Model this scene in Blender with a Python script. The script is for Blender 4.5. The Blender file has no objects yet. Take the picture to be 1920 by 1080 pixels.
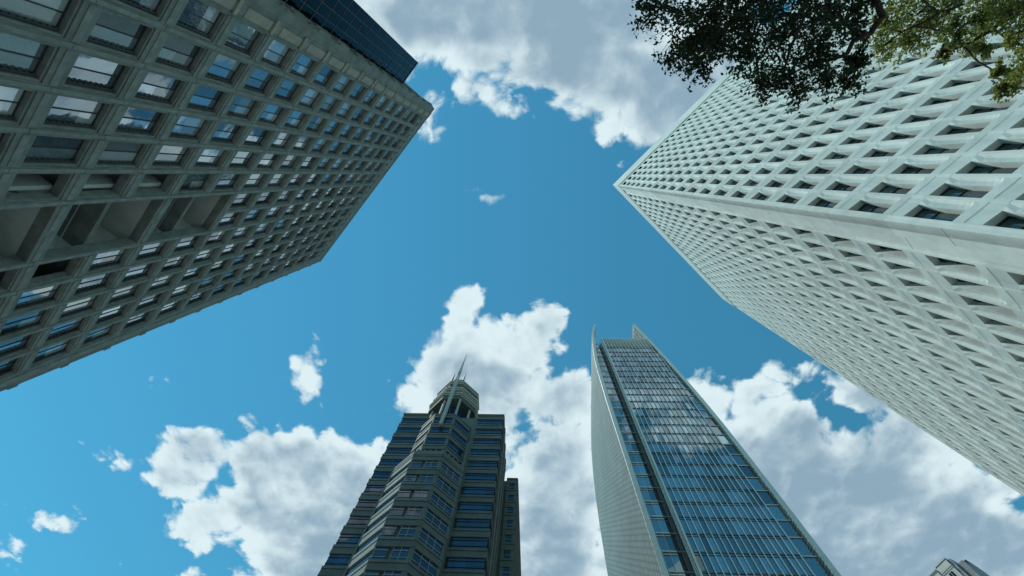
import bpy, math, random
from mathutils import Vector, Matrix
R = math.radians
random.seed(7)
S = bpy.context.scene
C = S.collection

# ------------------------------------------------------------------ camera
F_PX = 850.34
AX = Vector((0.99888, 0.0, 0.04728))      # world axes seen in camera space
AY = Vector((0.01146, -0.97020, -0.24205))
AZ = Vector((0.04587, 0.24233, -0.96911))
CAM = Vector((0, 0, 1.6))
cd = bpy.data.cameras.new('camera')
cam = bpy.data.objects.new('camera', cd); C.objects.link(cam)
cd.lens = 36 * F_PX / 1920; cd.sensor_width = 36; cd.clip_start = .05; cd.clip_end = 5000
M = Matrix((AX, AY, AZ)).to_4x4(); M.translation = CAM
cam.matrix_world = M
S.camera = cam

def hp(u, v):                             # direction of a pixel, as metres sideways per metre of height
    d = Vector((u - 960, 540 - v, -F_PX))
    return Vector((d.dot(AX) / d.dot(AZ), d.dot(AY) / d.dot(AZ)))
def pix(p):
    q = Vector(p) - CAM
    c = Vector((q.x*AX.x + q.y*AY.x + q.z*AZ.x, q.x*AX.y + q.y*AY.y + q.z*AZ.y, q.x*AX.z + q.y*AY.z + q.z*AZ.z))
    if c.z > -.01: return None
    return 960 + F_PX*c.x/-c.z, 540 - F_PX*c.y/-c.z

# ------------------------------------------------------------------ world: sky texture plus procedural clouds
SUN_EL, SUN_AZ = 67, 181                  # azimuth: angle from +x
W = bpy.data.worlds.new('World'); S.world = W; W.use_nodes = True
W.cycles.sampling_method = 'MANUAL'; W.cycles.sample_map_resolution = 256
nt = W.node_tree; nt.nodes.clear()

class NT:
    def __init__(s, t): s.t = t
    def n(s, kind, **kw):
        x = s.t.nodes.new(kind)
        for k, v in kw.items(): setattr(x, k, v)
        return x
    def put(s, sock, v):
        if isinstance(v, bpy.types.NodeSocket): s.t.links.new(v, sock)
        elif v is not None: sock.default_value = v
    def m(s, op, a, b=None, c=None, clamp=False):
        x = s.n('ShaderNodeMath', operation=op, use_clamp=clamp)
        s.put(x.inputs[0], a); s.put(x.inputs[1], b); s.put(x.inputs[2], c)
        return x.outputs[0]
    def v(s, op, a, b=None, c=None):
        x = s.n('ShaderNodeVectorMath', operation=op)
        s.put(x.inputs[0], a); s.put(x.inputs[1], b)
        if c is not None: s.put(x.inputs[2], c)
        return x.outputs['Value'] if op in ('DOT_PRODUCT', 'LENGTH', 'DISTANCE') else x.outputs[0]
    def rng(s, x_, a, b, c=0., d=1., mode='SMOOTHSTEP'):
        x = s.n('ShaderNodeMapRange', interpolation_type=mode)
        for i, q in enumerate((x_, a, b, c, d)): s.put(x.inputs[i], q)
        return x.outputs[0]
    def noise(s, vec, scale, detail=6, rough=.55, dist=0., ntype='FBM'):
        x = s.n('ShaderNodeTexNoise', noise_dimensions='3D')
        s.put(x.inputs['Vector'], vec); s.put(x.inputs['Scale'], scale); s.put(x.inputs['Detail'], detail)
        s.put(x.inputs['Roughness'], rough); s.put(x.inputs['Distortion'], dist)
        return x
    def mix(s, f, a, b, mode='MIX'):
        x = s.n('ShaderNodeMix', data_type='RGBA', blend_type=mode)
        s.put(x.inputs[0], f); s.put(x.inputs[6], a); s.put(x.inputs[7], b)
        return x.outputs[2]

# cloud field: where the cumulus stand over the city (photo pixel, radii, weight)
BLOBS = [
 (1000, 20, 420, 110, 1.1), (1040, 110, 230, 75, .95), (1180, 150, 130, 90, .9), (900, 160, 80, 50, .62), (1150, 230, 60, 45, .6), (1270, 170, 130, 110, 1.0),
 (1235, 240, 55, 50, .7), (760, 40, 120, 80, .62), (810, 225, 45, 55, .55), (955, 205, 50, 35, .55), (1390, 110, 110, 80, .9),
 (930, 374, 34, 12, .40), (898, 357, 26, 8, .34),
 (866, 556, 42, 46, .85), (862, 610, 36, 50, .7), (915, 655, 75, 62, .8), (1020, 608, 50, 46, .8), (975, 650, 80, 60, .8), (895, 730, 125, 92, 1.0), (1000, 740, 90, 70, .7),
 (1075, 750, 55, 60, .8), (825, 700, 48, 60, .75), (795, 740, 55, 60, .7), (1050, 930, 110, 170, 1.0), (1010, 1040, 130, 150, 1.0), (700, 850, 60, 40, .65), (1000, 840, 60, 50, .6),
 (572, 700, 36, 54, .62), (560, 735, 34, 26, .5), (724, 727, 10, 16, .4), (800, 605, 26, 16, .42),
 (372, 858, 80, 58, .68), (330, 895, 70, 40, .7), (545, 880, 130, 75, 1.0), (610, 850, 50, 50, .75), (540, 955, 150, 85, 1.0), (575, 1040, 130, 90, 1.0), (650, 930, 80, 110, .9), (380, 980, 80, 60, .75), (360, 1085, 60, 26, .6),
 (200, 845, 62, 26, .5), (240, 870, 60, 22, .45), (75, 975, 90, 30, .46), (215, 1055, 30, 18, .42), (20, 1040, 70, 40, .4),
 (1325, 770, 70, 60, .8), (1425, 765, 75, 60, .85), (1480, 695, 62, 34, .68), (1520, 820, 130, 70, .95), (1620, 745, 95, 55, .8), (1700, 830, 150, 90, .95), (1430, 860, 150, 90, 1.0), (1560, 950, 330, 140, 1.15), (1500, 1080, 420, 140, 1.2), (1790, 1010, 240, 150, 1.1), (1850, 930, 130, 80, .8),
 (1250, -120, 300, 130, 1.1), (1400, -330, 160, 80, .7), (560, -620, 200, 110, .9), (985, 795, 60, 55, .7),  # unseen clouds above the frame, added for reflections in the tower glass
 (1200, 410, 40, 40, .28)]
HOLES = [(1592, 792, 44, 26, .6), (1560, 765, 30, 22, .35), (1905, 950, 60, 26, .5), (1000, 480, 330, 60, .4)]

grp = bpy.data.node_groups.new('cloud_density', 'ShaderNodeTree')
grp.interface.new_socket('Vector', in_out='INPUT', socket_type='NodeSocketVector')
grp.interface.new_socket('Density', in_out='OUTPUT', socket_type='NodeSocketFloat')
g = NT(grp)
gi = g.n('NodeGroupInput'); go = g.n('NodeGroupOutput')
q = gi.outputs[0]
wob = g.noise(q, 6., 3, .6)
wv = g.v('MULTIPLY', g.v('SUBTRACT', wob.outputs['Color'], (.5, .5, .5)), (.10, .10, 0))
qw = g.v('ADD', q, wv)
def blobval(b):
    u, v, ru, rv, w = b
    c = hp(u, v)
    ex = hp(u + 10, v) - c; ey = hp(u, v + 10) - c
    # local affine map from sky-plane to pixel units
    det = ex.x*ey.y - ex.y*ey.x
    a11, a12 = ey.y/det*10/ru, -ey.x/det*10/ru
    a21, a22 = -ex.y/det*10/rv, ex.x/det*10/rv
    d = g.v('SUBTRACT', qw, (c.x, c.y, 0))
    X = g.v('DOT_PRODUCT', d, (a11, a12, 0)); Y = g.v('DOT_PRODUCT', d, (a21, a22, 0))
    r2 = g.m('ADD', g.m('MULTIPLY', X, X), g.m('MULTIPLY', Y, Y))
    return g.m('MULTIPLY', g.m('DIVIDE', 1.0, g.m('ADD', 1.0, g.m('MULTIPLY', r2, r2))), w)
tot = None
for b in BLOBS:
    x = blobval(b)
    tot = x if tot is None else g.m('SMOOTH_MAX', tot, x, .12)
for b in HOLES:
    tot = g.m('SUBTRACT', tot, blobval(b))
# beyond the part of the sky the photo shows: an ordinary field of broken cloud
far = g.rng(g.v('LENGTH', g.v('MULTIPLY', g.v('SUBTRACT', q, (0., .25, 0)), (.75, 1., 0))), 1.05, 1.7)
low = g.noise(q, 1.1, 3, .5)
fld = g.rng(low.outputs[0], .42, .62, 0., 1.)
tot = g.m('MAXIMUM', tot, g.m('MULTIPLY', fld, far))
g.put(go.inputs[0], tot)

tex = bpy.data.node_groups.new('cloud_texture', 'ShaderNodeTree')
tex.interface.new_socket('Vector', in_out='INPUT', socket_type='NodeSocketVector')
tex.interface.new_socket('Texture', in_out='OUTPUT', socket_type='NodeSocketFloat')
x_ = NT(tex); ti = x_.n('NodeGroupInput'); to = x_.n('NodeGroupOutput'); tq = ti.outputs[0]
n1 = x_.noise(tq, 9., 8, .60, .3)
vo = x_.n('ShaderNodeTexVoronoi', feature='SMOOTH_F1', normalize=True, voronoi_dimensions='2D')
x_.put(vo.inputs['Vector'], x_.v('ADD', tq, x_.v('MULTIPLY', x_.v('SUBTRACT', n1.outputs['Color'], (.5, .5, .5)), (.09, .09, 0)))); x_.put(vo.inputs['Scale'], 15.); x_.put(vo.inputs['Detail'], 1.5); x_.put(vo.inputs['Roughness'], .55); x_.put(vo.inputs['Smoothness'], .35)
puff = x_.m('MULTIPLY', x_.m('SUBTRACT', .30, vo.outputs['Distance']), .75)
x_.put(to.inputs[0], x_.m('ADD', x_.m('MULTIPLY', x_.m('SUBTRACT', n1.outputs[0], .5), 1.3), puff))

w = NT(nt)
tc = w.n('ShaderNodeTexCoord')
sep = w.n('ShaderNodeSeparateXYZ'); w.put(sep.inputs[0], tc.outputs['Generated'])
zz = w.m('MAXIMUM', sep.outputs[2], .06)
comb = w.n('ShaderNodeCombineXYZ')
w.put(comb.inputs[0], w.m('DIVIDE', sep.outputs[0], zz)); w.put(comb.inputs[1], w.m('DIVIDE', sep.outputs[1], zz)); w.put(comb.inputs[2], 0.)
P = comb.outputs[0]
def group(tree_, vec):
    x = w.n('ShaderNodeGroup'); x.node_tree = tree_; w.put(x.inputs[0], vec); return x.outputs[0]
place = group(grp, P)
t0 = group(tex, P)
sun_q = (math.cos(R(SUN_AZ))/math.tan(R(SUN_EL)), math.sin(R(SUN_AZ))/math.tan(R(SUN_EL)), 0)
tosun = w.n('ShaderNodeVectorMath', operation='NORMALIZE'); w.put(tosun.inputs[0], w.v('SUBTRACT', sun_q, P))
t1 = group(tex, w.v('ADD', P, w.v('MULTIPLY', tosun.outputs[0], (.028, .028, 0))))
dens0 = w.m('ADD', place, t0)
alpha = w.rng(dens0, .38, .64)
lit = w.m('SUBTRACT', t0, t1)
big = w.noise(P, 2.8, 3, .5)
body = w.m('ADD', w.m('MULTIPLY', dens0, .32), w.m('MULTIPLY', place, .72))
thick = w.rng(w.m('ADD', body, w.m('MULTIPLY', w.m('SUBTRACT', big.outputs[0], .5), 1.5)), .5, 1.35)
shade = w.m('SUBTRACT', w.m('ADD', w.m('SUBTRACT', 1.0, w.m('MULTIPLY', thick, .78)), w.m('MULTIPLY', lit, .62)), .04)
shade = w.m('MINIMUM', w.m('MAXIMUM', shade, .20), 1.08)
sky = w.n('ShaderNodeTexSky', sky_type='NISHITA', sun_disc=False, sun_elevation=R(SUN_EL), sun_rotation=R(90 - SUN_AZ), altitude=100, air_density=1.0, dust_density=.0, ozone_density=2.5)
SKY_TINT = (.60, 1.80, 1.62, 1)
skyc = w.mix(1., sky.outputs[0], SKY_TINT, 'MULTIPLY')
cw = w.n('ShaderNodeMix', data_type='RGBA', blend_type='MIX')
w.put(cw.inputs[0], w.rng(shade, .22, .95)); w.put(cw.inputs[6], (3.1, 4.6, 5.8, 1)); w.put(cw.inputs[7], (8.4, 10.0, 10.4, 1))
col = w.mix(w.m('MULTIPLY', alpha, .97), skyc, cw.outputs[2])
bg = w.n('ShaderNodeBackground'); w.put(bg.inputs[0], col); bg.inputs[1].default_value = .08
wo = w.n('ShaderNodeOutputWorld'); nt.links.new(bg.outputs[0], wo.inputs[0])

# ------------------------------------------------------------------ sun and exposure
sl = bpy.data.lights.new('sun', 'SUN'); sl.energy = 3.0; sl.angle = R(.6); sl.color = (1, .95, .87)
so = bpy.data.objects.new('sun', sl); C.objects.link(so)
sd = Vector((math.cos(R(SUN_EL))*math.cos(R(SUN_AZ)), math.cos(R(SUN_EL))*math.sin(R(SUN_AZ)), math.sin(R(SUN_EL))))
so.rotation_euler = sd.to_track_quat('Z', 'Y').to_euler(); so.location = sd*300
S.view_settings.view_transform = 'Standard'; S.view_settings.look = 'None'
S.view_settings.exposure = .15; S.view_settings.gamma = 1

# ------------------------------------------------------------------ materials
def mat(name, base, rough=.7, spec=.5, metallic=0., ior=1.5, vary=.12, vscale=1.2, bump=0., bscale=8., streak=0., streak_col=None, coord='Object', extra=None):
    m = bpy.data.materials.new(name); m.use_nodes = True
    t = m.node_tree; b = t.nodes['Principled BSDF']; k = NT(t)
    b.inputs['Roughness'].default_value = rough; b.inputs['Metallic'].default_value = metallic
    b.inputs['IOR'].default_value = ior; b.inputs['Specular IOR Level'].default_value = spec
    tc = k.n('ShaderNodeTexCoord'); vec = tc.outputs[coord]
    n = k.noise(vec, vscale, 6, .6)
    dark = [c*(1-vary*1.5) for c in base] + [1]; lite = [min(1, c*(1+vary)) for c in base] + [1]
    c = k.mix(k.rng(n.outputs[0], .3, .7), dark, lite)
    if streak:
        sv = k.v('MULTIPLY', vec, (1.6, 1.6, .09))
        sn = k.noise(sv, 1.5, 6, .65)
        c = k.mix(k.m('MULTIPLY', k.rng(sn.outputs[0], .52, .78), streak), c, list(streak_col or [x*.55 for x in base]) + [1])
    if extra: c = extra(k, vec, c)
    k.put(b.inputs['Base Color'], c)
    if bump:
        bn = k.noise(vec, bscale, 6, .65)
        bp = k.n('ShaderNodeBump'); bp.inputs['Strength'].default_value = bump; bp.inputs['Distance'].default_value = .05
        k.put(bp.inputs['Height'], bn.outputs[0]); k.put(b.inputs['Normal'], bp.outputs[0])
    return m
def glass(name, base, ior=1.9, rough=.03, wav=.06, coat=0.):
    m = bpy.data.materials.new(name); m.use_nodes = True
    t = m.node_tree; b = t.nodes['Principled BSDF']; k = NT(t)
    b.inputs['Roughness'].default_value = rough; b.inputs['IOR'].default_value = ior
    b.inputs['Metallic'].default_value = coat
    tc = k.n('ShaderNodeTexCoord'); oi = k.n('ShaderNodeObjectInfo')
    gn = k.n('ShaderNodeNewGeometry')
    rnd = k.m('FRACT', k.m('ADD', gn.outputs['Random Per Island'], oi.outputs['Random']))
    c = k.mix(rnd, [x*.55 for x in base] + [1], [min(1, x*1.5) for x in base] + [1])
    k.put(b.inputs['Base Color'], c)
    bn = k.noise(tc.outputs['Object'], .8, 2, .5)
    bp = k.n('ShaderNodeBump'); bp.inputs['Strength'].default_value = wav; bp.inputs['Distance'].default_value = .1
    k.put(bp.inputs['Height'], bn.outputs[0]); k.put(b.inputs['Normal'], bp.outputs[0])
    return m
STONE = mat('weathered_stone', (.20, .235, .215), .85, .3, vary=.16, vscale=.9, bump=.35, bscale=10, streak=.5, streak_col=(.10, .10, .085))
STONE_TRIM = mat('stone_trim', (.24, .275, .255), .8, .3, vary=.14, vscale=2, bump=.25, bscale=14, streak=.35)
CREAM = mat('cream_panel', (.34, .33, .27), .8, .3, vary=.1)
DARKMETAL = mat('dark_metal', (.035, .04, .042), .5, .5, vary=.1)
GLASS_L = glass('office_glass', (.26, .33, .37), 2.0, coat=.7)
GLASS_LB = glass('glass_before_blind', (.42, .48, .50), 2.0, coat=.35)
BLIND = mat('lowered_blind', (.40, .43, .42), .7, .3, vary=.05)
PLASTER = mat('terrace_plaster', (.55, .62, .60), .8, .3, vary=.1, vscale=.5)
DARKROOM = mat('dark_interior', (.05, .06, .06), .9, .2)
GLASS_DK = glass('dark_glass', (.005, .008, .016), 1.42); GLASS_DK.node_tree.nodes['Principled BSDF'].inputs['Specular IOR Level'].default_value = .22
SLIMMETAL = mat('slim_metal', (.20, .21, .21), .5, .5, vary=.05)
def panel_tone(k, vec, c):
    a = R(44.8); b = R(-45.2)
    cb = k.n('ShaderNodeCombineXYZ')
    for i, (ax, st) in enumerate((((math.cos(a), math.sin(a), 0), 2.81), ((math.cos(b), math.sin(b), 0), 2.73), ((0, 0, 1), 3.93))):
        k.put(cb.inputs[i], k.m('FLOOR', k.m('DIVIDE', k.m('ADD', k.v('DOT_PRODUCT', vec, ax), .9 if i < 2 else 2.5), st)))
    wn = k.n('ShaderNodeTexWhiteNoise'); k.put(wn.inputs[0], cb.outputs[0])
    f = k.m('ADD', .90, k.m('MULTIPLY', wn.outputs[0], .16))
    x = k.n('ShaderNodeCombineXYZ'); [k.put(x.inputs[i], f) for i in range(3)]
    return k.mix(1., c, x.outputs[0], 'MULTIPLY')
CONC = mat('white_precast', (.64, .745, .71), .8, .3, vary=.06, vscale=.6, bump=.12, bscale=6, streak=.42, streak_col=(.42, .47, .43), extra=panel_tone)
CONC_RIB = mat('white_precast_rib', (.68, .775, .74), .8, .3, vary=.06, vscale=1.1, bump=.1, bscale=6, streak=.35, streak_col=(.45, .50, .46), extra=panel_tone)
JOINT = mat('dark_joint', (.20, .23, .22), .9, .2)  # dark joint lines across the spandrels
GLASS_R = glass('deep_set_glass', (.03, .06, .065), 1.9)
GLASS_RB = glass('deep_glass_before_blind', (.07, .12, .13), 1.9)
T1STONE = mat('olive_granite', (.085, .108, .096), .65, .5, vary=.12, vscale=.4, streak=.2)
T1LIGHT = mat('pale_and_sunlit_granite', (.26, .30, .27), .6, .5, vary=.1, vscale=.5)  # columns and mast; on the left chamfers, sunlight put into the colour
T1GLASS = glass('blue_glass', (.010, .024, .065), 1.75, .02)
T1PALE = mat('ledge_stone', (.46, .52, .47), .6, .5, vary=.06)
T1DEEP = mat('dark_granite', (.06, .08, .066), .7, .4, vary=.12, vscale=.4)
T1MULL = mat('pale_mullion', (.30, .33, .31), .5, .5, vary=.05)
T2GLASS = glass('tower_glass', (.27, .34, .375), 2.0, .02, wav=.03, coat=.85)
T2METAL = mat('pale_aluminium', (.46, .55, .53), .4, .5, vary=.05)
T2MULL = mat('bright_mullion', (.66, .72, .71), .35, .5, vary=.04)
T2DARK = mat('slot_metal', (.10, .125, .13), .45, .5, vary=.1)
def fine_grid(k, vec, c):
    br = k.n('ShaderNodeTexBrick'); br.offset = .5; br.inputs['Scale'].default_value = 1.
    s = k.n('ShaderNodeSeparateXYZ'); k.put(s.inputs[0], vec); cb = k.n('ShaderNodeCombineXYZ')
    k.put(cb.inputs[0], s.outputs[1]); k.put(cb.inputs[1], s.outputs[2]); k.put(cb.inputs[2], 0.)
    k.put(br.inputs['Vector'], cb.outputs[0])
    br.inputs['Brick Width'].default_value = 1.5; br.inputs['Row Height'].default_value = .8; br.inputs['Mortar Size'].default_value = .13
    br.inputs['Color1'].default_value = (1, 1, 1, 1); br.inputs['Color2'].default_value = (.86, .86, .86, 1); br.inputs['Mortar'].default_value = (.32, .32, .32, 1)
    return k.mix(1., c, br.outputs[0], 'MULTIPLY')
T2SIDE = mat('louvred_panels', (.30, .38, .345), .5, .5, vary=.08, vscale=.15, extra=fine_grid)
CORNERSTONE = mat('pale_render', (.55, .58, .56), .8, .3, vary=.08, vscale=.6, streak=.25)
GREYROOF_SHADE = mat('grey_roof_and_shaded_wall', (.22, .25, .28), .6, .4)  # roof grey; also the shade painted onto the corner building's return wall
LEAF_D = mat('backlit_leaves', (.030, .048, .022), .55, .4, vary=.5, vscale=1.3)  # near-black tone: the backlit shade is put into the leaf colour
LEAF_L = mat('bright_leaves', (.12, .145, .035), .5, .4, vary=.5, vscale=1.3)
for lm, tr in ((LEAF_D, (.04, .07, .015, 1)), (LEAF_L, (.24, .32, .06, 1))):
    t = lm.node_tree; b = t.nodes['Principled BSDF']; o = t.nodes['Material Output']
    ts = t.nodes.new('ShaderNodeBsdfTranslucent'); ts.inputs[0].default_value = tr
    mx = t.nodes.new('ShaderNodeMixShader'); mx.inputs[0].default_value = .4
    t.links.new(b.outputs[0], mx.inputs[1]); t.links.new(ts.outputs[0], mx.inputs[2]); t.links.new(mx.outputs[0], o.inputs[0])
BARK = mat('bark', (.07, .055, .045), .9, .2, vary=.3, vscale=6, bump=.6, bscale=20)
PAVING = mat('paving', (.27, .27, .25), .85, .3, vary=.15, vscale=.3)

# ------------------------------------------------------------------ helpers
class MB:
    """collects faces in a local frame, links them as ONE mesh object"""
    def __init__(s): s.v = []; s.f = []; s.mi = []
    def face(s, pts, mi=0):
        i = len(s.v); s.v += [tuple(p) for p in pts]; s.f.append(tuple(range(i, i+len(pts)))); s.mi.append(mi)
    def box(s, fr, u0, u1, w0, w1, d0, d1, mi=0):
        p = [fr(u, w_, d) for d in (d0, d1) for w_ in (w0, w1) for u in (u0, u1)]
        i = len(s.v); s.v += [tuple(x) for x in p]
        for a in ((0,1,3,2), (4,6,7,5), (0,4,5,1), (2,3,7,6), (0,2,6,4), (1,5,7,3)):
            s.f.append(tuple(i+x for x in a)); s.mi.append(mi)
    def prism(s, poly, z0, z1, mi=0, top=True, bottom=True):
        n = len(poly); i = len(s.v)
        s.v += [(x, y, z0) for x, y in poly] + [(x, y, z1) for x, y in poly]
        for a in range(n):
            b = (a+1) % n
            s.f.append((i+a, i+b, i+n+b, i+n+a)); s.mi.append(mi)
        if top: s.f.append(tuple(i+n+a for a in range(n))); s.mi.append(mi)
        if bottom: s.f.append(tuple(i+n-1-a for a in range(n))); s.mi.append(mi)
    def tube(s, pts, rad, seg=8, mi=0):
        rings = []
        for k_, p in enumerate(pts):
            p = Vector(p)
            d = (Vector(pts[min(k_+1, len(pts)-1)]) - Vector(pts[max(k_-1, 0)])).normalized()
            a = d.cross(Vector((.3, .2, 1))).normalized() if abs(d.z) < .95 else d.cross(Vector((1, 0, 0))).normalized()
            b = d.cross(a); r = rad[k_] if isinstance(rad, (list, tuple)) else rad
            i = len(s.v)
            s.v += [tuple(p + a*r*math.cos(2*math.pi*j/seg) + b*r*math.sin(2*math.pi*j/seg)) for j in range(seg)]
            rings.append(i)
        for a, b in zip(rings, rings[1:]):
            for j in range(seg):
                s.f.append((a+j, a+(j+1) % seg, b+(j+1) % seg, b+j)); s.mi.append(mi)
        s.f.append(tuple(rings[0]+j for j in range(seg))); s.mi.append(mi)
        s.f.append(tuple(rings[-1]+j for j in range(seg))); s.mi.append(mi)
    def mesh(s, name, mats):
        me = bpy.data.meshes.new(name); me.from_pydata(s.v, [], s.f); me.update()
        for m in (mats if isinstance(mats, (list, tuple)) else [mats]): me.materials.append(m)
        me.polygons.foreach_set('material_index', s.mi)
        return me
    def build(s, name, mats, parent=None, **props):
        return link(name, s.mesh(name, mats), parent, **props)
def link(name, me, parent=None, matrix=None, **props):
    o = bpy.data.objects.new(name, me); C.objects.link(o)
    if parent: o.parent = parent
    if matrix is not None: o.matrix_local = matrix
    for k_, v_ in props.items(): o[k_] = v_
    return o
def thing(name, label, cat, loc=(0, 0, 0), group=None):
    o = bpy.data.objects.new(name, None); C.objects.link(o); o.location = loc
    o['label'] = label; o['category'] = cat
    if group: o['group'] = group
    o.empty_display_size = 1
    return o
class Frame:
    """facade frame: u along the wall, w height above ground, d depth into the building"""
    def __init__(s, o, ang, inward, base=(0, 0)):
        s.o = Vector((o[0]-base[0], o[1]-base[1], 0)); s.base = base
        s.t = Vector((math.cos(R(ang)), math.sin(R(ang)), 0)); s.n = Vector((math.cos(R(inward)), math.sin(R(inward)), 0))
    def __call__(s, u, w_, d): return s.o + s.t*u + s.n*d + Vector((0, 0, w_))
    def world(s, u, w_, d): return s(u, w_, d) + Vector((s.base[0], s.base[1], 0))
    def matrix(s, u, w_, d, tilt=0.):
        m = Matrix((s.t, s.n, Vector((0, 0, 1)))).transposed().to_4x4(); m.translation = s(u, w_, d)
        if tilt: m = m @ Matrix.Rotation(random.uniform(-tilt, tilt), 4, 'Z') @ Matrix.Rotation(random.uniform(-tilt, tilt), 4, 'X')
        return m
def area(fr, u0, u1, w0, w1, d=0):
    p = [pix(fr.world(u, w_, d)) for u, w_ in ((u0, w0), (u1, w0), (u1, w1), (u0, w1))]
    if any(x is None for x in p): return 0
    cx = sum(x[0] for x in p)/4; cy = sum(x[1] for x in p)/4
    if not (-40 < cx < 1960 and -40 < cy < 1120): return 0
    return abs(sum(p[i][0]*p[(i+1) % 4][1] - p[(i+1) % 4][0]*p[i][1] for i in range(4)))/2
flat = lambda u, w_, d: Vector((u, d, w_))     # local frame of a single part: x along, y in, z up

# ------------------------------------------------------------------ ground
mb = MB(); mb.face([(-1500, -1500, 0), (1500, -1500, 0), (1500, 1500, 0), (-1500, 1500, 0)])
mb.build('ground', PAVING, kind='structure')

# ------------------------------------------------------------------ stone office block (left)
ZL = 1.6
AL = 130.93
tL = Vector((math.cos(R(AL)), math.sin(R(AL)))); nL = Vector((math.cos(R(AL+90)), math.sin(R(AL+90))))
c = nL*19.5 + tL*3.36
base = (c.x, c.y)
bl = thing('office_building', 'weathered brown stone office tower with a grid of square deep-set windows and open sky terraces', 'building', (c.x, c.y, 0))
fL = Frame(c, AL, AL+90, base)
HL = 4.06*19.5 + ZL; BAY = 2.36; FL = 3.865; LEN = 33.15
ucol = [2.25 + BAY*k for k in range(13)]
zrow = [1.005*19.5 + ZL + FL*k for k in range(-5, 15)]     # window centres, the row index starts at -5
OW, OH = .97, 1.48
def void(r, k):        # open cells: (terrace or bare bay)
    if (r, k) in {(0, 6), (0, 7), (1, 6), (1, 7)}: return 'A'
    if (r, k) in {(2, 6), (2, 7), (3, 6), (3, 7)}: return 'B'
    if (r, k) in {(4, 6), (4, 7), (5, 6), (5, 7)}: return 'C'
    if (r, k) in {(-2, 6), (-2, 7), (-1, 6), (-1, 7)}: return 'D'
    if (r, k) in {(1, 5), (2, 5), (3, 5), (1, 8), (2, 8), (0, 8), (-1, 8)}: return 'S'
    return ''
def wall_grid(mb, fr, ucol, zrow, r0, ow, oh, length, top, voids=None, depth=.62):
    us = [0.] + sum([[u-ow, u+ow] for u in ucol], []) + [length]
    # piers
    zb = zrow[0] - oh; zt = zrow[-1] + oh
    mb.box(fr, 0, length, 0, zb, 0, .7); mb.box(fr, 0, length, zt, top, 0, .7)
    edges = [(us[i], us[i+1]) for i in range(0, len(us), 2)]
    for k, (a, b) in enumerate(edges):
        for j, z in enumerate(zrow):
            r = j + r0
            inside = voids and voids(r, k-1) in 'ABCD' and voids(r, k-1) and voids(r, k-1) == voids(r, k)
            up = voids and voids(r, k-1) and voids(r, k-1) in 'ABCD' and voids(r, k) == voids(r, k-1) and voids(r+1, k) == voids(r, k)
            if not inside: mb.box(fr, a, b, z-oh, z+oh, 0, .7)
            if j+1 < len(zrow) and not up: mb.box(fr, a, b, z+oh, zrow[j+1]-oh, 0, .7)
    for k, u in enumerate(ucol):
        for j, z in enumerate(zrow[:-1]):
            r = j + r0
            v = voids and voids(r, k)
            if v and v in 'ABCD' and voids(r+1, k) == v: continue
            mb.box(fr, u-ow, u+ow, z+oh, zrow[j+1]-oh, 0, .7)
mb = MB(); wall_grid(mb, fL, ucol, zrow, -5, OW, OH, LEN, HL - 3.6, void)
# top floor with small square vents, then the parapet
zt0 = HL - 3.6
nv = 2*len(ucol)
vu = [ucol[0] - BAY/4 + BAY/2*k for k in range(nv)]
vz = 3.92*19.5 + ZL
mb.box(fL, 0, LEN, zt0, vz-.30, 0, .7); mb.box(fL, 0, LEN, vz+.30, HL, 0, .7)
e = [0.] + sum([[u-.27, u+.27] for u in vu], []) + [LEN]
for i in range(0, len(e), 2): mb.box(fL, e[i], e[i+1], vz-.30, vz+.30, 0, .7)
# back of the block, roof slab and far side
mb.box(fL, 0, LEN, 0, HL-.4, 3.6, 16)
mb.box(fL, .7, LEN, HL-.8, HL-.3, .7, 3.6)
mb.box(fL, LEN-.7, LEN, 0, HL-.8, .7, 3.6)
# slabs inside between front wall and core (ceilings of the terraces)
for z in zrow: mb.box(fL, .71, LEN-.71, z+OH+.3, z+OH+.62, .705, 3.595)
wl = mb.build('wall', STONE, bl)
# projecting pier and beam strips with grooves
for k in range(len(ucol)+1):
    a = (0 if k == 0 else ucol[k-1] + OW) ; b = (ucol[k]-OW if k < len(ucol) else LEN)
    m_ = (a+b)/2
    hw = min((b-a)/2 - .1, .14) if 0 < k < len(ucol) else .3
    mb = MB()
    for j, z in enumerate(zrow[:-1]):
        v = void(j-5, k-1); v2 = void(j-5, k)
        if v and v in 'ABCD' and v == v2:
            if mb.v: mb.build('pier_strip', STONE_TRIM, bl); mb = MB()
            continue
        mb.box(fL, m_-hw, m_+hw, z-OH-.45, z+OH+.42, -.05, .0)
    mb.build('pier_strip', STONE_TRIM, bl)
for j, z in enumerate(zrow):
    mb = MB()
    for k, u in enumerate(ucol):
        v = void(j-5, k)
        if v and v in 'ABCD' and void(j-4, k) == v:
            if mb.v: mb.build('beam_strip', STONE_TRIM, bl); mb = MB()
            continue
        mb.box(fL, u-OW+.03, u+OW-.03, z+OH+.28, z+OH+.62, -.04, .0)
    mb.build('beam_strip', STONE_TRIM, bl)
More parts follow.
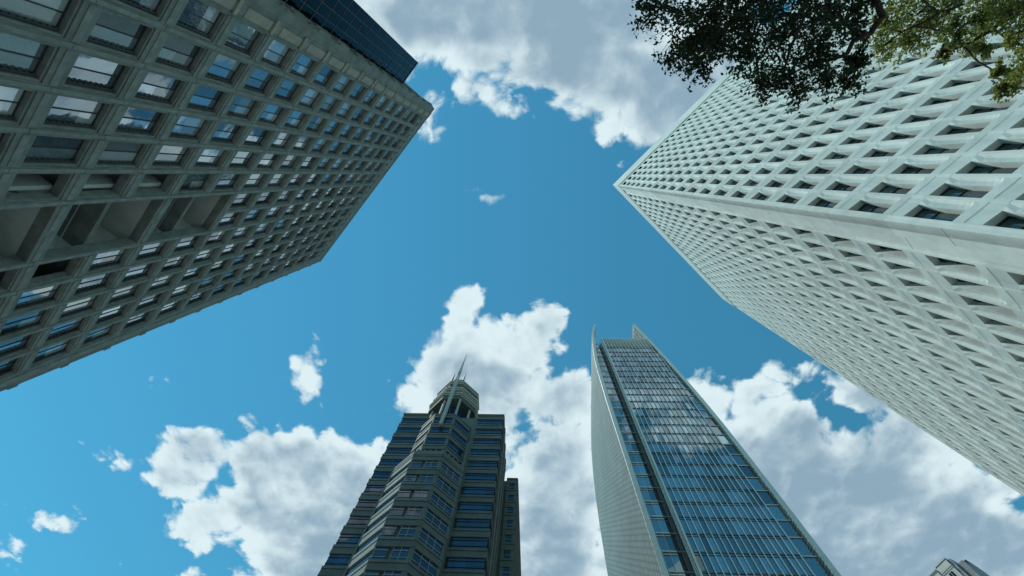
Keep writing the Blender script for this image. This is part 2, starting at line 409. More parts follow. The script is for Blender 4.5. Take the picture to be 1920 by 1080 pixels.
# window surrounds (stepped reveal), then windows
def surround(mb, fr, u, z, ow=OW, oh=OH):
    i = .10
    for (a, b, c_, d_) in ((u-ow, u+ow, z-oh, z-oh+i), (u-ow, u+ow, z+oh-i, z+oh), (u-ow, u-ow+i, z-oh+i, z+oh-i), (u+ow-i, u+ow, z-oh+i, z+oh-i)):
        mb.box(fr, a, b, c_, d_, .08, .60)
mbs = MB()
iw, ih = OW-.10, OH-.10
wf = MB()
for (a, b, c_, d_) in ((-iw, iw, -ih, -ih+.07), (-iw, iw, ih-.07, ih), (-iw, -iw+.06, -ih+.07, ih-.07), (iw-.06, iw, -ih+.07, ih-.07), (-.03, .03, -ih+.07, ih-.07)):
    wf.box(flat, a, b, c_, d_, 0, .08)
wf.box(flat, iw-.16, iw-.062, -ih+.07, ih-.07, -.14, -.002)      # shutter rail beside the frame
for s_ in range(9): wf.box(flat, iw-.20, iw-.161, -ih+.2+s_*.29, -ih+.33+s_*.29, -.14, -.03)
win_me = wf.mesh('window', DARKMETAL)
def pane_mesh(bl_, br__):
    pf = MB()
    for (x0, x1, f_) in ((-iw+.06, -.03, bl_), (.03, iw-.06, br__)):
        zc = ih-.07 - (2*ih-.14)*f_
        if f_ < 1: pf.face([(x0, .04, -ih+.07), (x1, .04, -ih+.07), (x1, .04, zc), (x0, .04, zc)])
        if f_ > 0: pf.face([(x0, .04, zc), (x1, .04, zc), (x1, .04, ih-.07), (x0, .04, ih-.07)], 1)
    return pf.mesh('pane', [GLASS_L, GLASS_LB])
pane_mes = [pane_mesh(*x) for x in ((0, 0), (0, 0), (0, 0), (.35, .35), (0, .5), (1, 1), (.2, 0), (.6, .6))]
cells = []
for j, z in enumerate(zrow):
    for k, u in enumerate(ucol):
        v = void(j-5, k)
        if v and v in 'ABCD': continue
        surround(mbs, fL, u, z)
        if v: continue
        cells.append((area(fL, u-iw, u+iw, z-ih, z+ih), u, z))
mbs.build('window_surround', STONE_TRIM, bl)
cells.sort(reverse=True)
for a, u, z in cells[:99]:
    o = link('window', win_me, bl, fL.matrix(u, z, .34))
    link('pane', random.choice(pane_mes), o, Matrix.Rotation(random.uniform(-.012, .012), 4, 'Z') @ Matrix.Rotation(random.uniform(-.012, .012), 4, 'X'))
mb = MB(); 
for a, u, z in cells[99:]:
    for me, mi in ((win_me, 0), (random.choice(pane_mes), 1)):
        mx = fL.matrix(u, z, .34, .012 if mi else 0)
        for p in me.polygons: mb.face([mx @ me.vertices[i].co for i in p.vertices], mi + (p.material_index if mi else 0))
mb.build('window', [DARKMETAL, GLASS_L, GLASS_LB], bl, kind='stuff')
mb = MB()
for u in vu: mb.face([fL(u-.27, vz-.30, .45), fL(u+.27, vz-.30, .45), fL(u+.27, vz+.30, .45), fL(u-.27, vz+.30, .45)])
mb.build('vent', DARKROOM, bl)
# room behind the bare bays, back wall of the terraces, railings
mb = MB()
for key, rr, kk in (('A', (0, 1), (6, 7)), ('B', (2, 3), (6, 7)), ('C', (4, 5), (6, 7)), ('D', (-2, -1), (6, 7))):
    u0 = ucol[kk[0]]-OW; u1 = ucol[kk[1]]+OW; z0 = zrow[rr[0]+5]-OH; z1 = zrow[rr[1]+5]+OH
    t = link('terrace', (lambda q_: (q_.box(fL, u0-.6, u1+.6, z1+.02, z1+.28, .71, 3.58), q_.box(fL, u0-.6, u1+.6, z0-.28, z0-.02, .71, 3.58),
        q_.box(fL, u0-.9, u0-.62, z0-.02, z1+.02, .71, 3.58), q_.box(fL, u1+.62, u1+.9, z0-.02, z1+.02, .71, 3.58), q_.mesh('terrace', PLASTER))[-1])(MB()), bl)
    dp = MB(); dp.tube([fL(u0+.7, z1-.3, .9), fL(u0+.7, z1-.3, 3.3)], .13, 10); dp.build('pipe', SLIMMETAL, t)
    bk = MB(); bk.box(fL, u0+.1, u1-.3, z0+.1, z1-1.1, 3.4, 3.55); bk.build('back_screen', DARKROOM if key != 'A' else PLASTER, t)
    rl = MB(); rl.tube([fL(u0+.1, z0+1.05, .5), fL(u1-.1, z0+1.05, .5)], .03); rl.tube([fL(u0+.5, z0+.1, .9), fL((u0+u1)/2-.2, z1-.8, 3.2)], .05); rl.build('railing', SLIMMETAL, t)
# side wall turned to the dark glass wing: same windows seen edge on
fS = Frame(c, AL+90, AL, base)
mb = MB()
scol = [1.75, 4.1]
wall_grid(mb, Frame(c - tL*.71, AL+90, AL, base), scol, zrow, -5, .8, OH, 6.4, HL)
sd_ = Frame(c - tL*.71, AL+90, AL, base)
for z in zrow:
    mb.box(sd_, .3, 6.3, z+OH+.25, z+OH+.6, -.22, 0); mb.box(sd_, .3, 6.3, z-.1, z+.12, -.12, 0)
for i_, uf in enumerate((.12, .48, .84, 1.75)):
    for k_, z in enumerate(zrow + [zrow[-1]+FL]):
        pr = (.20, .30, .24, .16)[i_]
        for q_ in range(4):                                # scalloped fin: deepest at mid height of each floor
            za = z - FL/2 + .05 + (FL-.1)*q_/4; zb_ = za + (FL-.1)/4
            mb.box(sd_, uf-.07, uf+.07, za, zb_, -pr*(.55 if q_ in (0, 3) else 1.25), .0)
mb.build('side_wall', STONE, bl)
mb = MB()
for z in zrow:
    for u in scol: mb.face([sd_(u-.8, z-OH, .5), sd_(u+.8, z-OH, .5), sd_(u+.8, z+OH, .5), sd_(u-.8, z+OH, .5)])
mb.build('side_glazing', GLASS_L, bl)
# cream spandrel panels up the corner pier
mb = MB()
for z in zrow + [zrow[-1]+FL]:
    mb.box(fL, .32, .98, z-OH+.1, z+OH-.25, -.09, -.052); mb.box(fL, .1, 1.1, z+OH+.0, z+OH+.3, -.16, -.052)
mb.build('corner_panel', CREAM, bl)
# parapet coping
mb = MB(); mb.box(fL, -.75, LEN+.04, HL, HL+.25, -.08, .9); mb.box(fL, LEN, LEN+.12, 2, HL, .02, 1.0)
for z in zrow: mb.box(fL, LEN, LEN+.22, z+OH+.1, z+OH+.75, -.04, .9)
mb.build('coping', STONE_TRIM, bl)

# ------------------------------------------------------------------ dark glass wing
cg = nL*21.55 + tL*2.6
bg_ = thing('glass_building', 'dark glass curtain-walled stair tower with thin pale grid lines beside the brown stone tower', 'building', (cg.x, cg.y, 0))
fG = Frame(cg, AL+180, AL+90, (cg.x, cg.y)); HG = 66.1 + ZL; WG = 3.62
mb = MB(); mb.box(fG, 0, WG, 0, HG, .06, 4.2); mb.build('wall', GLASS_DK, bg_)
mb = MB()
nrow = 36; ncol = 4
for i in range(nrow):
    for j in range(ncol):
        u0, u1 = WG*j/ncol, WG*(j+1)/ncol; z0, z1 = HG*i/nrow, HG*(i+1)/nrow
        dd = random.uniform(-.004, .004)
        mb.face([fG(u0+.01, z0+.01, .03+dd), fG(u1-.01, z0+.01, .03-dd), fG(u1-.01, z1-.01, .03-dd), fG(u0+.01, z1-.01, .03+dd)])
mb.build('glass_panel', GLASS_DK, bg_)
mb = MB()
for i in range(nrow+1): mb.box(fG, 0, WG, HG*i/nrow-.012, HG*i/nrow+.012, -.01, .028)
for j in range(ncol+1): mb.box(fG, WG*j/ncol-.012, WG*j/ncol+.012, 0, HG, -.014, .027)
mb.build('mullion_grid', SLIMMETAL, bg_)
mb = MB(); mb.box(fG, -.02, WG+.03, HG, HG+.2, -.05, 4.3); mb.build('coping', DARKMETAL, bg_)

# ------------------------------------------------------------------ white precast tower (right)
C0 = hp(1150, 347)*101.7; C1 = hp(1355, 560)*101.7
A2 = math.degrees(math.atan2(C1.y-C0.y, C1.x-C0.x)); A1 = A2 - 90
HR = 101.7 + ZL
br_ = thing('office_tower', 'white precast concrete tower with rows of deep slot windows on both visible faces', 'building', (C0.x, C0.y, 0))
f1 = Frame(C0, A1, A2, (C0.x, C0.y)); f2 = Frame(C0, A2, A1, (C0.x, C0.y))
L2 = (C1-C0).length; L1 = 62.
FR = 3.93; ZT0 = 22.6 + ZL        # head height of the reference row
WH, PAR = 2.6, 6.9
heads = [ZT0 + FR*k for k in range(-5, 20)]
heads = [h for h in heads if h < HR - PAR + .6]
PB_ = 6.5
def precast(face, fr, u0, bay, n, ww, wall, cells):
    rib = .15; G = .44
    z_lo = heads[0] - WH; z_hi = heads[-1]
    for k in range(n):
        a = u0 + bay*k; b = a + ww; e_ = a + bay - rib
        # vertical rib before the next window
        for h in heads: wall.box(fr, e_, e_+rib, h-FR+.02 if h != heads[0] else 0, h-.012, -.035, .5, 1)
        for h in heads:
            s0 = h - WH; nh = h - FR                      # sill of this window, head of the one below
            bs = b - .13; fd = .05
            wall.face([fr(a, s0, 0), fr(a, h, 0), fr(a, h, G), fr(a, s0, G)])                       # near jamb
            wall.face([fr(a, h, 0), fr(b, h, fd), fr(b+.05, h, G), fr(a, h, G)])                    # soffit
            wall.face([fr(a, s0, 0), fr(bs, s0, fd), fr(bs+.05, s0, G), fr(a, s0, G)]); wall.face([fr(a, s0, 0), fr(e_, s0, 0), fr(b + (e_-b)*.55, s0, 0), fr(bs, s0, fd)])                # sill
            # splayed far jamb and hollow pier face that swells out to the sill in a curve
            ns = 7; prev = None
            for i in range(ns+1):
                f_ = (i/ns)**1.4
                z_ = s0 + WH*f_
                g_ = math.sin(math.pi*min(1, f_)**.8)**.7 if 0 < f_ < 1 else 0.
                ub = bs + (b-bs)*max(0, (f_-.5)/.5)**1.3; ud = fd
                um = b + (e_-b)*.55; dm = .11*g_
                row = [fr(ub+.05, z_, G), fr(ub, z_, ud), fr(um, z_, dm), fr(e_, z_, 0)]
                if prev:
                    for m_ in range(3): wall.face([prev[m_], prev[m_+1], row[m_+1], row[m_]])
                prev = row
            # spandrel: flush at the sill, dished above the head below
            mz = nh + (s0-nh)*.6
            wall.face([fr(a, s0, 0), fr(e_, s0, 0), fr(e_, mz, .0), fr(b, mz, .012), fr(a, mz, .0)])
            wall.face([fr(a, mz, .0), fr(b, mz, .012), fr(b, nh, fd), fr(a, nh, 0)])
            wall.face([fr(b, mz, .012), fr(e_, mz, 0), fr(e_, nh, 0), fr(b, nh, fd)])
            if area(fr, a, b, s0, h, .3) > 120 and nh > 2: wall.face([fr(a-.0, mz-.012, -.003), fr(e_, mz-.012, -.003), fr(e_, mz+.012, -.003), fr(a, mz+.012, -.003)], 2)
            cells.append((area(fr, a, b, s0, h, .3), fr, a, s0, ww+.05, WH))
wall = MB(); cells = []
U1, U2 = .35, 2.2
B1_, B2_ = 1.365, 1.405
n1_ = int((L1-U1-.3)/B1_); n2_ = int((L2-U2-.1)/B2_)
precast(1, f1, U1, B1_, n1_, .87, wall, cells)
precast(2, f2, U2, B2_, n2_, .88, wall, cells)
ztop = heads[-1]
# band above top windows, set back behind a dark slot, and the corner
for fr, ua, ub in ((f1, U1, L1), (f2, U2, L2)):
    wall.box(fr, ua, ub, ztop, HR-PB_-.9, .0, .7)
    wall.box(fr, ua, ub, HR-PB_-.9, HR-PB_, .55, .9)
wall.box(f1, U1+n1_*B1_, L1, 0, ztop, 0, .7); wall.box(f2, U2+n2_*B2_, L2, 0, ztop, 0, .7)
# floor slabs seen behind the glass line, rear body
wall.box(f1, 1.0, L1, 0, HR-.6, 1.4, 34)
wall.build('wall', [CONC, CONC_RIB, JOINT], br_)
mb = MB()
mb.face([f2(0, 0, 0), f2(0, HR-PB_, 0), f2(1.12, HR-PB_, .0), f2(1.12, 0, .0)])
mb.face([f2(1.12, 0, .0), f2(1.12, HR-PB_, .0), f2(1.17, HR-PB_, .16), f2(1.17, 0, .16)])
mb.face([f2(1.17, 0, .16), f2(1.17, HR-PB_, .16), f2(U2-.08, HR-PB_, .10), f2(U2-.08, 0, .10)])
mb.box(f2, U2-.08, U2, 0, HR-PB_, -.03, .6)
mb.box(f1, 0, U1-.08, 0, HR-PB_, .001, .6); mb.box(f1, U1-.08, U1, 0, HR-PB_, -.06, .6)
mb.build('corner_pier', CONC_RIB, br_)
mb = MB()
k = 0
z = 6.
while z < HR-4:
    mb.face([f2(.0, z, -.003), f2(1.1, z, -.003), f2(1.1, z+.03, -.003), f2(.0, z+.03, -.003)])
    mb.face([f2(1.2, z+3.1, .154), f2(U2-.1, z+3.1, .098), f2(U2-.1, z+3.13, .098), f2(1.2, z+3.13, .154)]); z += FR*2
mb.build('panel_joint', T2DARK, br_)
mb = MB()
mb.box(f1, -.06, L1, HR-PB_, HR, -.12, .9); mb.box(f2, .9, L2+.05, HR-PB_, HR, -.06, .9)
mb.face([f1(0, HR-PB_-.02, -.1), f1(L1, HR-PB_-.02, -.1), f1(L1, HR-PB_-.02, 1.), f1(0, HR-PB_-.02, 1.)])
mb.build('parapet', CONC_RIB, br_)
cells.sort(key=lambda x: -x[0])
def pane_for(ww, wh, f_):
    q_ = MB(); zc = wh*(1-f_)
    if f_ < 1: q_.face([(0, 0, 0), (ww, 0, 0), (ww, 0, zc), (0, 0, zc)])
    if f_ > 0: q_.face([(0, 0, zc), (ww, 0, zc), (ww, 0, wh), (0, 0, wh)], 2)
    for x0, x1, z0, z1 in ((0, .05, 0, wh), (ww-.05, ww, 0, wh), (.05, ww-.05, 0, .05), (.05, ww-.05, wh-.05, wh), (.05, ww-.05, wh*.62, wh*.62+.04)):
        q_.box(flat, x0, x1, z0, z1, -.05, -.002, 1)
    return q_.mesh('window', [GLASS_R, DARKMETAL, GLASS_RB])
pm = {}
for a, fr, u, s0, ww, wh in cells[:99]:
    key = (round(ww, 3), random.choice((0, 0, 0, .3, .55, 1)))
    if key not in pm: pm[key] = pane_for(ww, wh, key[1])
    link('window', pm[key], br_, fr.matrix(u, s0, .42, .01))
mb = MB()
for a, fr, u, s0, ww, wh in cells[99:]:
    if a <= 0: 
        mb.face([fr(u, s0, .42), fr(u+ww, s0, .42), fr(u+ww, s0+wh, .42), fr(u, s0+wh, .42)]); continue
    j_ = random.uniform(-.006, .006); k_ = random.uniform(-.01, .01)
    mb.face([fr(u, s0, .42+j_), fr(u+ww, s0, .42-j_), fr(u+ww, s0+wh, .42-j_+k_), fr(u, s0+wh, .42+j_+k_)], int(random.random() < .22))
mb.build('window', [GLASS_R, GLASS_RB], br_, kind='stuff')

# ------------------------------------------------------------------ granite tower with stepped bay and lantern crown
DW = 56.
b1 = thing('skyscraper', 'olive granite and blue glass skyscraper with stepped central bay, lantern crown and needle mast', 'building', (-20, 60, 0))
BX = (-20, 60)
FH = 3.98; HW = 1.745*DW + ZL
def facet(p0, p1):
    """frame of a facade running from plan point p0 to p1, seen from the camera side"""
    a = math.degrees(math.atan2(p1[1]-p0[1], p1[0]-p0[0]))
    t = Vector((math.cos(R(a)), math.sin(R(a)))); n = Vector((-t.y, t.x))
    if n.dot(Vector(p0)) < 0: n = -n
    return Frame(p0, a, math.degrees(math.atan2(n.y, n.x)), BX), math.hypot(p1[0]-p0[0], p1[1]-p0[1])
def banded(parent, p0, p1, top, nfl, nparts, vm=0, ends=(.12, .12), stone=T1STONE, sp_frac=.44, split=None, name='window_band', skip_stone=False):
    """floors of stone spandrel and recessed glass; returns nothing, links spandrel wall and one part per window band"""
    fr, L = facet(p0, p1)
    st = MB(); lower = MB()
    sp = FH*sp_frac
    for k in range(nfl):
        zt = top - FH*k; zs = zt - sp; zb = zt - FH
        if zb < 0: break
        # spandrel of three courses with shadow grooves
        hgt = zt - zs
        e0, e1 = 0, L
        st.box(fr, e0, e1, zs, zs+hgt*.30, -.06, .3); st.box(fr, e0, e1, zs+hgt*.34, zs+hgt*.70, -.0, .3); st.box(fr, e0, e1, zs+hgt*.74, zt, -.10, .3)
        segs = split or [(ends[0], L-ends[1])]
        mbw = MB() if k < nparts else lower
        for (ua, ub) in segs:
            n = max(1, round((ub-ua)/1.5))
            for i in range(n):
                x0 = ua + (ub-ua)*i/n; x1 = ua + (ub-ua)*(i+1)/n
                j_ = random.uniform(-.012, .012); k_ = random.uniform(-.012, .012)
                mbw.face([fr(x0, zb, .12+j_), fr(x1, zb, .12-j_), fr(x1, zs, .12-j_+k_), fr(x0, zs, .12+j_+k_)], 0)
                if vm and i % vm == 0: mbw.box(fr, x0-.03, x0+.03, zb, zs, .04, .10, 1)
            hh = zs - zb
            for f_ in (.24, .74): mbw.box(fr, ua, ub, zb+hh*f_-.035, zb+hh*f_+.035, .02, .098, 2 if not vm else 1)
        if k < nparts: mbw.build(name, [T1GLASS, T1MULL, DARKMETAL], parent)
    if lower.v: lower.build(name, [T1GLASS, T1MULL, DARKMETAL], parent, kind='stuff')
    if ends[0] > .2: st.box(fr, 0, ends[0], 0, top-sp, .02, .3)
    if ends[1] > .2: st.box(fr, L-ends[1], L, 0, top-sp, .02, .3)
    if split:
        for (a_, b_), (c_, d_) in zip(split, split[1:]): st.box(fr, b_, c_, 0, top-sp, .35, .45)
    st.build('spandrel', stone, parent)
def loc(poly): return [(x-BX[0], y-BX[1]) for x, y in poly]
xl, xr = -.5585*DW, -.1262*DW
# main body core
core = MB()
core.prism(loc([(xl+.3, DW+.45), (xr-.3, DW+.45), (xr-.3, 71.4), (xl+.3, 71.4)]), 0, HW-.4, 0)
core.prism(loc([(xr-.5, 72.3), (-4.1, 72.3), (-3.5, 105), (xl+.3, 105), (xl+.3, 71.5), (xr-.5, 71.5)]), 0, 96+ZL-.4, 0)
banded(b1, (xl, DW), (-25.0, DW), HW, 23, 12, sp_frac=.42)
banded(b1, (-13.2, DW), (xr, DW), HW, 23, 12, sp_frac=.42, ends=(.15, .15))
banded(b1, (xr, DW+.35), (xr, 71.4), HW, 23, 12, sp_frac=.42)
banded(b1, (xr+.6, 71.8), (-3.8, 71.8), 96+ZL, 23, 9, sp_frac=.5, ends=(.75, .7))
banded(b1, (-3.8, 72.0), (-3.25, 101), 96+ZL, 23, 0, sp_frac=.5, ends=(.6, .6))
# staggered corner fins on the right flank
for i in range(3):
    core.prism(loc([(xr-.02, 59.2+i*4.2), (xr+.35, 59.2+i*4.2), (xr+.35, 60.4+i*4.2), (xr-.02, 60.4+i*4.2)]), 0, HW-FH*(i*.0), 0)
# upper bay
DB, HB = 52.5, 1.755*52.5 + ZL
y1 = DB + 3.3
PB = [(-22.2, DB), (-17.64, DB), (-14.35, y1), (-25.5, y1)]
core.prism(loc([(-22.05, DB+.5), (-17.8, DB+.5), (-14.7, y1+.35), (-14.7, DW+.5), (-25.15, DW+.5), (-25.15, y1+.35)]), 0, HB-.4, 0)
banded(b1, PB[0], PB[1], HB, 8, 6, ends=(.3, .3), sp_frac=.40)
banded(b1, PB[1], PB[2], HB, 8, 6, ends=(.35, .1), sp_frac=.40)
banded(b1, PB[3], PB[0], HB, 8, 6, ends=(.22, .22), stone=T1LIGHT, sp_frac=.52)  # sunlit left chamfer: the light is put into the paler stone
banded(b1, (-14.35, y1), (-14.35, DW+.4), HB, 8, 0, ends=(.25, .25), sp_frac=.40)
# lower, larger bay
DC, HC = 50.6, 1.478*50.6 + ZL
y2 = DC + 3.6
PC = [(-22.35, DC), (-16.9, DC), (-13.2, y2), (-26.4, y2)]
core.prism(loc([(-22.2, DC+.5), (-17.05, DC+.5), (-13.6, y2+.35), (-13.6, DW+.5), (-26.0, DW+.5), (-26.0, y2+.35)]), 0, HC-.4, 0)
banded(b1, PC[0], PC[1], HC-.9, 18, 8, vm=1, ends=(.12, .45), split=[(.12, 2.1), (2.75, 5.0)], sp_frac=.42)
banded(b1, PC[1], PC[2], HC-.9, 18, 8, vm=1, ends=(.35, .5), sp_frac=.40)
banded(b1, PC[3], PC[0], HC-.9, 18, 8, ends=(.1, .1), stone=T1LIGHT, sp_frac=.52)  # same sunlit tone painted on the lower left chamfer
core.build('core', T1STONE, b1)
cp = MB()
for pa, pb in ((PC[3], PC[0]), (PC[0], PC[1]), (PC[1], PC[2])):
    fr, L = facet(pa, pb); cp.box(fr, -.02, L+.02, HC-.88, HC+.1, -.16, .5); cp.box(fr, 0, L, HC+.12, HC+.8, .3, .6)
    for i in range(5): cp.box(fr, L*(i+.3)/5, L*(i+.3)/5+.35, HC+.8, HC+1.15, .25, .6)
fr, L = facet((PC[2][0], PC[2][1]+.02), (PC[2][0], DW)); cp.box(fr, 0, L, 0, HC-.2, .0, .35)
fr, L = facet((-26.42, y2+.02), (-26.42, DW)); cp.box(fr, 0, L, 0, HC-.2, .0, .35)
for x in (-13.9,): cp.prism(loc([(x, y2+.4), (x+.45, y2+.4), (x+.45, y2+.9), (x, y2+.9)]), 0, HB-8, 0)
# roof copings
for (xa, xb, ya, yb) in ((xl-.1, -25.4, DW-.25, DW+.4), (-13.3, xr+.12, DW-.25, DW+.4), (xr-.3, xr+.18, DW+.4, 71.5)):
    cp.prism(loc([(xa, ya), (xb, ya), (xb, yb), (xa, yb)]), HW, HW+.4)
cp.build('coping', T1STONE, b1)
# neck and lantern crown
def octa(x0, x1, y0, y1, c_):
    return [(x0+c_, y0), (x1-c_, y0), (x1, y0+c_), (x1, y1-c_), (x1-c_, y1), (x0+c_, y1), (x0, y1-c_), (x0, y0+c_)]
crown = link('crown', None, b1); crown.empty_display_size = 1
H1, H2 = 106+ZL, 116.8+ZL
nk = MB(); nk.prism(loc(octa(-25.8, -17.0, 58.4, 68, 3)), HB-6, H1+.2); nk.build('neck', T1GLASS, crown)
for (x, y) in ((-22.9, 56.6), (-18.9, 56.3), (-26.2, 59.8), (-16.6, 59.4)):
    q_ = MB(); q_.tube([(x-BX[0], y-BX[1], HB-4), (x-BX[0], y-BX[1], H1+.1)], .32, 14); q_.build('column', T1LIGHT, crown)
lv = [(H1, H1+2.9, 0), (H1+3.3, H1+6.2, .28), (H1+6.6, H2-.3, .5)]
x0, x1, ya, yb, cc = -27.5, -15.3, 56., 69., 3.9
for i, (za, zb, ins) in enumerate(lv):
    q_ = MB(); q_.prism(loc(octa(x0+ins, x1-ins, ya+ins, yb-ins, cc)), za, zb); q_.build('tier', T1DEEP, crown)
    q_ = MB()
    o2 = .34
    q_.prism(loc(octa(x0+ins-o2, x1-ins+o2, ya+ins-o2, yb-ins+o2, cc)), zb, zb+.28)
    q_.prism(loc(octa(x0+ins+.12, x1-ins-.12, ya+ins+.12, yb-ins-.12, cc)), zb+.28, zb+.4)
    q_.prism(loc(octa(x0+ins-.16, x1-ins+.16, ya+ins-.16, yb-ins+.1, cc)), zb-.85, zb-.65)
    q_.build('ledge', T1PALE, crown)
q_ = MB()
top = octa(x0+.9, x1-.9, ya+.9, yb-.9, cc)
q_.prism(loc(octa(x0+2.4, x1-2.4, ya+2.4, yb-2.4, 3)), H2, H2+1.4)
for k in range(8):
    a_, b_ = top[k], top[(k+1) % 8]
    q_.tube([(a_[0]-BX[0], a_[1]-BX[1], H2-.3), (a_[0]-BX[0], a_[1]-BX[1], H2+2.0)], .13, 6)
    q_.tube([(a_[0]-BX[0], a_[1]-BX[1], H2+1.9), (b_[0]-BX[0], b_[1]-BX[1], H2+1.9)], .16, 6)
q_.build('roof_rail', T1STONE, crown)
for x in (-23.6, -20.35):
    q_ = MB(); q_.tube([(x-BX[0], 57.6-60, H2+.2), (x-BX[0], 57.6-60, H2+2.6), (x-BX[0]+.1, 57.6-60, 125+ZL)], [.42, .38, .1], 6); q_.build('spike', T1STONE, crown)
q_ = MB(); q_.box(lambda u, w_, d: Vector((u-BX[0], d-BX[1], w_)), -23.2, -20.5, H2+1.9, H2+2.7, 57.4, 57.9); q_.build('cross_beam', T1STONE, crown)
q_ = MB()
mx_, my_ = -19.95, 51.9
prof = [(86.6, .34, .30), (96, .38, .32), (108, .42, .34), (111, .30, .26), (113, .34, .26), (118, .18, .16), (127.3, .02, .02)]
for (za, wa, da), (zb, wb, db) in zip(prof, prof[1:]):
    A_ = [(mx_-wa, my_-da), (mx_+wa, my_-da), (mx_+wa, my_+da), (mx_-wa, my_+da)]; B_ = [(mx_-wb, my_-db), (mx_+wb, my_-db), (mx_+wb, my_+db), (mx_-wb, my_+db)]
    A_ = [Vector((a-BX[0], b-BX[1], za+ZL)) for a, b in A_]; B_ = [Vector((a-BX[0], b-BX[1], zb+ZL)) for a, b in B_]
    for i in range(4): q_.face([A_[i], A_[(i+1) % 4], B_[(i+1) % 4], B_[i]])
    if za == 86.6: q_.face(A_)
q_.build('mast', T1LIGHT, b1)
for z in (90, 98, 106):
    q_ = MB(); q_.tube([(mx_-BX[0], my_-BX[1], z), (mx_-BX[0]+.2, DW-BX[1]+.5, z)], .12, 6); q_.build('mast_bracket', T1STONE, b1)

# ------------------------------------------------------------------ curved glass tower
D2 = 62.
b2 = thing('glass_skyscraper', 'pale glass skyscraper with curved side walls rising as two fins above a slatted roof', 'building', (D2*.5, D2, 0))
GX = (D2*.5, D2)
fF = Frame((0, D2), 0, 90, GX)
FT = .0655*D2
HT = 2.685*D2 + ZL
xa, xb, xe = .431*D2, .716*D2, .757*D2
def interp(tab, x):
    for (a, b), (c_, d_) in zip(tab, tab[1:]):
        if x <= c_: return b + (d_-b)*max(0, min(1, (x-a)/(c_-a)))
    return tab[-1][1]
left_x = [(0, .331), (1.9, .331), (2.25, .336), (2.4, .342), (2.55, .354), (2.8, .378), (2.96, .41)]
rear_y = [(0, 1.75), (1.7, 1.735), (2.1, 1.69), (2.35, 1.6), (2.5, 1.48), (2.62, 1.28), (2.8, 1.14), (3.0, 1.07)]
right_x = [(0, .763), (1.4, .763), (1.8, .757), (2.1, .742), (2.4, .722), (2.7, .698), (2.98, .672)]
zs_ = [0, .4, .8, 1.2, 1.5, 1.7, 1.9] + [2.0 + .05*i for i in range(20)]
# main glass: one pane per bay and floor
gl = MB(); sp_ = MB(); NB = 15
nf = int((HT-2)/FT)
for k in range(nf):
    zt = HT - 8.2 - FT*k; zb = zt - FT
    if zb < 0: break
    for i in range(NB):
        u0 = xa + (xb-xa)*i/NB; u1 = xa + (xb-xa)*(i+1)/NB
        j_ = random.uniform(-.008, .008); k_ = random.uniform(-.008, .008)
        gl.face([fF(u0, zb, .25+j_), fF(u1, zb, .25-j_), fF(u1, zt, .25-j_+k_), fF(u0, zt, .25+j_+k_)])
    sp_.box(fF, xa, xb, zt-.10, zt+.10, .14, .22); sp_.box(fF, xa, xb, zt-.62, zt-.55, .16, .22)
gl.build('curtain_wall', T2GLASS, b2)
sp_.build('floor_line', T2DARK, b2)
mb = MB(); 
for i in range(NB+1):
    u = xa + (xb-xa)*i/NB
    q_ = MB(); q_.box(fF, u-.05, u+.05, 2, HT, -.10, .09); q_.build('mullion', T2MULL, b2)
# slatted roof edge above the glass
q_ = MB()
for i in range(6):
    q_.box(fF, xa, xb, HT-.2-i*1.3, HT-i*1.3, -.05 + .0, .85)
for i in range(NB*2): 
    u = xa + (xb-xa)*(i+.5)/(NB*2); q_.box(fF, u-.05, u+.05, HT+.01, HT+.22, -.6, 9)
for i in range(8): q_.box(fF, xa, xb, HT+.23, HT+.33, i*1.2, i*1.2+.18)
q_.box(fF, xa, xb, HT-8.1, HT-7.6, .3, 9)
q_.build('roof_pergola', T2METAL, b2)
q_ = MB(); q_.box(fF, xa+.1, xb-.1, HT-7.5, HT-4.8, 1.6, 2.0); q_.build('plant_screen', T2DARK, b2)
# left frame tubes and dark slot
for u, r in ((.4285*D2, .17), (.4225*D2, .07), (.4180*D2, .06)):
    q_ = MB(); q_.box(fF, u-r, u+r, 2, HT+.3, -.35 if r > .1 else -.15, .3); q_.build('edge_frame', T2METAL, b2)
q_ = MB()
for u in (.405, .409, .413): q_.box(fF, u*D2-.05, u*D2+.05, 2, HT-3, .3, .6)
for k in range(nf): q_.box(fF, .392*D2, .417*D2, HT-8.2-FT*k-.1, HT-8.2-FT*k+.1, .2, .9)
q_.build('slot_rail', T2DARK, b2)
q_ = MB(); q_.box(fF, .390*D2, .416*D2, 0, HT-2, 1.5, 2.0); q_.build('slot_back', T2DARK, b2)
# left return strip of glass with its own grid; edge follows the curved wall
gl = MB(); gr = MB()
for k in range(nf+1):
    zt = HT - 4.2 - FT*k; zb = max(0, zt - FT)
    if zt < 4: break
    for i in range(3):
        def X(z, f_): 
            xs = interp(left_x, (z-ZL)/D2)*D2; xo = .390*D2; return xs + (xo-xs)*f_
        gl.face([fF(X(zb, i/3), zb, .25), fF(X(zb, (i+1)/3), zb, .25), fF(X(zt, (i+1)/3), zt, .25), fF(X(zt, i/3), zt, .25)])
        gr.tube([fF(X(zb, i/3), zb, .18), fF(X(zt, i/3), zt, .18)], .05, 4)
    gr.box(fF, X(zt, 0)+.05, .390*D2, zt-.1, zt+.1, .05, .2); gr.box(fF, X(zt, 0)+.05, .390*D2, zt-.7, zt-.6, .08, .2)
gl.build('corner_glazing', T2GLASS, b2); gr.build('corner_grid', T2METAL, b2)
